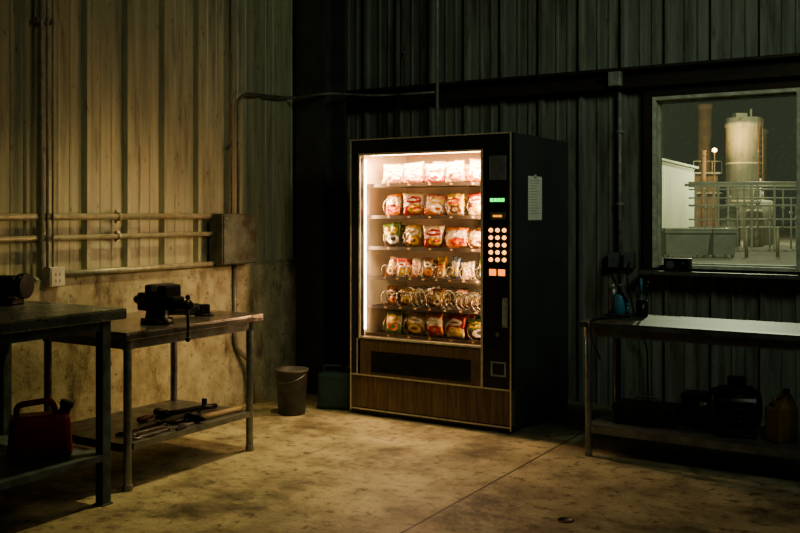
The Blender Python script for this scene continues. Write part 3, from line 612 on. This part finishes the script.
# ---------------------------------------------------------------- yard outside
def Y(r,d,z=0): return (r*C_-d*S_, r*S_+d*C_, z)
m_gr=M('yard_asphalt',(.14,.14,.115),(.08,.08,.07),rough=.9,scale=.6)
m_shed=M('white_shed_siding',(.46,.48,.40),(.36,.38,.31),rough=.6,scale=1,stretch=(8,8,.3))
m_silo=M('silo_concrete',(.40,.385,.30),(.30,.285,.22),rough=.85,scale=1.2,stretch=(3,3,.4),c3=(.18,.165,.13),sc3=1.5)
m_stack=M('rusty_stack',(.26,.16,.10),(.17,.105,.07),rough=.8,scale=2)
m_rack=M('yard_pipe_paint',(.46,.47,.38),(.34,.35,.28),rough=.5,scale=2)
m_bin=M('grey_green_bin',(.15,.17,.15),(.10,.12,.105),rough=.5,scale=2)
bm=NB(); vs=[bm.verts.new(p) for p in((-60,6.5,-.02),(60,6.5,-.02),(60,130,-.02),(-60,130,-.02))]; bm.faces.new(vs); fin(bm,'yard_ground',m_gr,kind='structure')
R=root('shed','white corrugated shed with a sloping roof in the yard','building',Y(13.3,45),TH)
bm=NB(); a,b,h0,h1=-1.6,.85,4.05,3.45
vs=[bm.verts.new(p) for p in((a,0,0),(b,0,0),(b,0,h1),(a,0,h0),(a,6,0),(b,6,0),(b,6,h1),(a,6,h0))]
for f in((0,1,2,3),(5,4,7,6),(4,0,3,7),(1,5,6,2),(0,4,5,1)): bm.faces.new([vs[i] for i in f])
fin(bm,'shed_walls',m_shed,R)
bm=NB(); vs=[bm.verts.new(p) for p in((a-.15,-.2,h0+.06),(b+.15,-.2,h1-.0),(b+.15,6.2,h1-.0),(a-.15,6.2,h0+.06),(a-.15,-.2,h0+.16),(b+.15,-.2,h1+.1),(b+.15,6.2,h1+.1),(a-.15,6.2,h0+.16))]
for f in((0,1,2,3),(4,5,6,7),(0,1,5,4),(1,2,6,5),(2,3,7,6),(3,0,4,7)): bm.faces.new([vs[i] for i in f])
fin(bm,'shed_roof',m_rack,R)
R=root('silo','tall weathered grey-tan concrete silo with a flat rimmed top','silo',Y(18.35,50),TH)
bm=NB(); lathe(bm,[(.90,0),(.90,5.9),(.97,5.92),(.97,6.15),(.90,6.17),(.90,6.4)],seg=32)
for z in(1.9,3.9): lathe(bm,[(.90,z),(.93,z+.03),(.93,z+.09),(.90,z+.12)],seg=32)
fin(bm,'silo_wall',m_silo,R)
bm=NB(); box(bm,-.5,.1,-.3,.3,6.4,6.65); cyl(bm,(.4,0,6.4),(.4,0,6.9),.06,seg=10); fin(bm,'silo_cap',m_silo,R)
bm=NB(); 
for x in(.45,.7): cyl(bm,(x,-.86,.5),(x,-.86,6.3),.025,seg=6)
for k in range(19): cyl(bm,(.45,-.86,.7+k*.3),(.7,-.86,.7+k*.3),.015,seg=6)
fin(bm,'ladder',m_stack,R)
R=root('silo','slimmer weathered concrete silo behind the larger one','silo',Y(22.1,58),TH)
bm=NB(); lathe(bm,[(.62,0),(.62,6.2),(.70,6.22),(.70,6.45),(.3,6.6)],seg=28); fin(bm,'silo_wall',m_silo,R)
for r,d,rad,h,l in((17.9,55,.40,7.7,'tall rust-brown exhaust stack beside the silo'),(15.9,49,.12,4.6,'slim rust-brown vent pipe in the yard')):
    R=root('exhaust_stack',l,'chimney',Y(r,d))
    bm=NB(); lathe(bm,[(rad*1.15,0),(rad*1.15,2.2),(rad,2.5),(rad,h)],seg=20); fin(bm,'stack_pipe',m_stack,R)
    bm=NB(); lathe(bm,[(rad*1.05,h-.3),(rad*1.1,h-.25),(rad*1.1,h),(rad*1.0,h+.02)],seg=20); fin(bm,'stack_collar',m_stack,R)
R=root('equipment_tower','brown steel equipment tower with platforms','equipment',Y(17.0,52),TH)
bm=NB(); box(bm,-.65,.65,0,1,0,3.5); fin(bm,'tower_housing',m_stack,R)
bm=NB(); box(bm,-.8,.8,-.3,1.2,3.5,3.6)
for x in(-.78,-.25,.25,.78): cyl(bm,(x,-.28,3.6),(x,-.28,4.2),.03,seg=6)
cyl(bm,(-.8,-.28,4.2),(.8,-.28,4.2),.03,seg=6); box(bm,-.8,.8,-.3,0,2.4,2.48); fin(bm,'platform_railing',m_rack,R)
R=root('pipe_rack','pale overhead pipe rack on steel posts','pipe rack',Y(12.8,35),TH)
bm=NB()
for z,r_ in((2.46,.055),(2.33,.03),(2.22,.03),(1.90,.03),(1.62,.04),(1.1,.03),(.8,.03)): cyl(bm,(-2.0,0,z),(3.6,0,z),r_,seg=10)
cyl(bm,(-2.0,.5,2.4),(3.6,.5,2.4),.05,seg=10)
for x,z0,z1 in((-1.4,0,2.2),(-1.1,.8,2.2),(-.55,0,1.62),(-.2,0,2.2),(.05,0,2.33),(.55,.8,2.46),(1.0,0,1.62),(1.5,.8,2.2),(1.8,0,1.9),(2.0,0,1.62),(2.4,.8,2.33)):
    cyl(bm,(x,-.06,z0),(x,-.06,z1),.035,seg=8); cyl(bm,(x,-.06,z1*.7-.06),(x,-.06,z1*.7+.06),.07,seg=10)
fin(bm,'overhead_pipe',m_rack,R)
for x in(-1.75,-.9,.35,1.2,2.6,3.1):
    bm=NB(); box(bm,x-.035,x+.035,-.03,.03,0,2.4); fin(bm,'rack_post',m_rack,R)
for k,(r,d,rad,h) in enumerate(((13.4,38,.40,1.7),(14.4,38,.36,1.5),(15.5,40,.45,1.9))):
    R=root('storage_tank','small pale cylindrical storage tank in the yard','tank',Y(r,d),TH)
    bm=NB(); lathe(bm,[(rad,0),(rad,h-.12),(rad*.8,h-.03),(rad*.3,h)],seg=20); fin(bm,'tank_shell',m_silo,R)
    bm=NB(); cyl(bm,(0,0,h-.02),(0,0,h+.35),.05,seg=8); cyl(bm,(-rad*.6,-rad,0),(-rad*.6,-rad,h+.9),.04,seg=8); fin(bm,'tank_vent',m_rack,R)
for r,w,l in((8.68,1.35,'wide dark grey-green metal waste bin in the yard'),(9.80,.70,'narrow dark grey-green metal waste bin in the yard')):
    R=root('waste_bin',l,'bin',Y(r,28.3),TH)
    bm=NB(); a=w/2; vs=[bm.verts.new(p) for p in((-a*.92,0,.06),(a*.92,0,.06),(a*.92,.8,.06),(-a*.92,.8,.06),(-a,-.1,.80),(a,-.1,.80),(a,.9,.80),(-a,.9,.80))]
    for f in((0,1,2,3),(4,5,6,7),(0,1,5,4),(1,2,6,5),(2,3,7,6),(3,0,4,7)): bm.faces.new([vs[i] for i in f])
    box(bm,-a-.03,a+.03,-.13,-.1,.74,.82)
    for x in(-a*.8,a*.8): cyl(bm,(x-.03,.1,.07),(x+.03,.1,.07),.08,seg=12); cyl(bm,(x-.03,.7,.07),(x+.03,.7,.07),.08,seg=12)
    fin(bm,'bin_body',m_bin,R)
    bm=NB(); box(bm,-a-.02,a+.02,-.14,.92,.82,.87); fin(bm,'bin_lid',m_bin,R)
for r in(10.55,11.5):
    bm=NB(); cyl(bm,(0,0,0),(0,0,.85),.05,seg=12); lathe(bm,[(.05,.85),(.04,.89),(.01,.9)],seg=12); fin(bm,'bollard',m_yel,loc=Y(r,28.5),label='faded yellow steel bollard in the yard',cat='bollard',group='bollards in the yard')
for r,d,h,l in((16.9,50.3,4.6,'small glowing sodium lamp on a tall pole'),(18.9,41,3.2,'small glowing sodium lamp on a short pole'),(15.5,50,2.9,'small glowing sodium lamp beside the brown tower')):
    R=root('yard_lamp',l,'lamp',Y(r,d),TH)
    bm=NB(); cyl(bm,(0,0,0),(0,0,h),.04,seg=8); fin(bm,'lamp_pole',m_stack,R)
    bm=NB(); lathe(bm,[(.02,h),(.13,h+.05),(.13,h+.18),(.03,h+.24)],seg=12); fin(bm,'lamp_globe',emit('sodium_lamp',(1,.45,.12),14),R)

# ---------------------------------------------------------------- lights
def light(t,name,loc,tgt,e,col,**k):
    L=bpy.data.lights.new(name,t); L.energy=e; L.color=col
    for a,b in k.items(): setattr(L,a,b)
    o=bpy.data.objects.new(name,L); COL.objects.link(o); o.location=loc
    if tgt is not None: o.rotation_euler=(Vector(tgt)-Vector(loc)).to_track_quat('-Z','Y').to_euler()
    return o
light('SPOT','shop_lamp_light',(-2.85,4.15,4.10),(-3.75,3.72,0),330,(1,.84,.42),spot_size=math.radians(53),spot_blend=1.0,shadow_soft_size=.06)
light('AREA','display_top_light',(VX+.53,VY+.06,1.70),(VX+.53,VY+.30,.9),26,(1,.62,.36),shape='RECTANGLE',size=.82,size_y=.05)
light('AREA','display_side_light',(VX+.088,VY+.05,1.10),(VX+.5,VY+.22,1.05),10,(1,.64,.38),shape='RECTANGLE',size=.04,size_y=1.1)
light('AREA','display_side_light',(VX+.950,VY+.05,1.10),(VX+.5,VY+.22,1.05),10,(1,.64,.38),shape='RECTANGLE',size=.04,size_y=1.1)
light('AREA','display_glow_light',(VX+.53,VY+.028,1.12),(VX+.30,VY-1.0,.0),8,(1,.74,.40),shape='RECTANGLE',size=.85,size_y=1.1)
light('POINT','yard_fill_light',Y(8,22,8),None,3300,(1,1,.76),shadow_soft_size=.3)  # added unseen point light, brightens the bins and the silo front
light('POINT','yard_fill_light',Y(16,40,8),None,3400,(1,.95,.70),shadow_soft_size=.3)  # second added fill over the yard, no lamp modelled here
light('POINT','yard_low_fill_light',Y(15.5,43,3.2),None,600,(1,.90,.62),shadow_soft_size=.3)  # added low fill to lift the dark foot of the silo, no real lamp
light('POINT','yard_sodium_light',Y(17.2,48,5),None,400,(1,.6,.25),shadow_soft_size=.2)
light('AREA','cool_fill_light',(.9,2.9,3.5),(-2.6,6.3,2.1),17,(.84,.98,.78),shape='SQUARE',size=1.0,spread=math.radians(105))  # added cool fill for back wall and machine side; no doorway there
w=bpy.data.worlds.new('night'); S.world=w; w.use_nodes=True; w.node_tree.nodes['Background'].inputs[0].default_value=(.12,.30,.35,1); w.node_tree.nodes['Background'].inputs[1].default_value=.045
S.view_settings.look='AgX - Medium High Contrast'

# ---------------------------------------------------------------- camera
cam=bpy.data.cameras.new('camera'); co=bpy.data.objects.new('camera',cam); COL.objects.link(co)
co.location=(0,0,1.34); co.rotation_euler=(math.pi/2,0,TH); cam.sensor_width=36; cam.lens=42.12; cam.shift_y=-.0669; cam.clip_end=300
S.camera=co
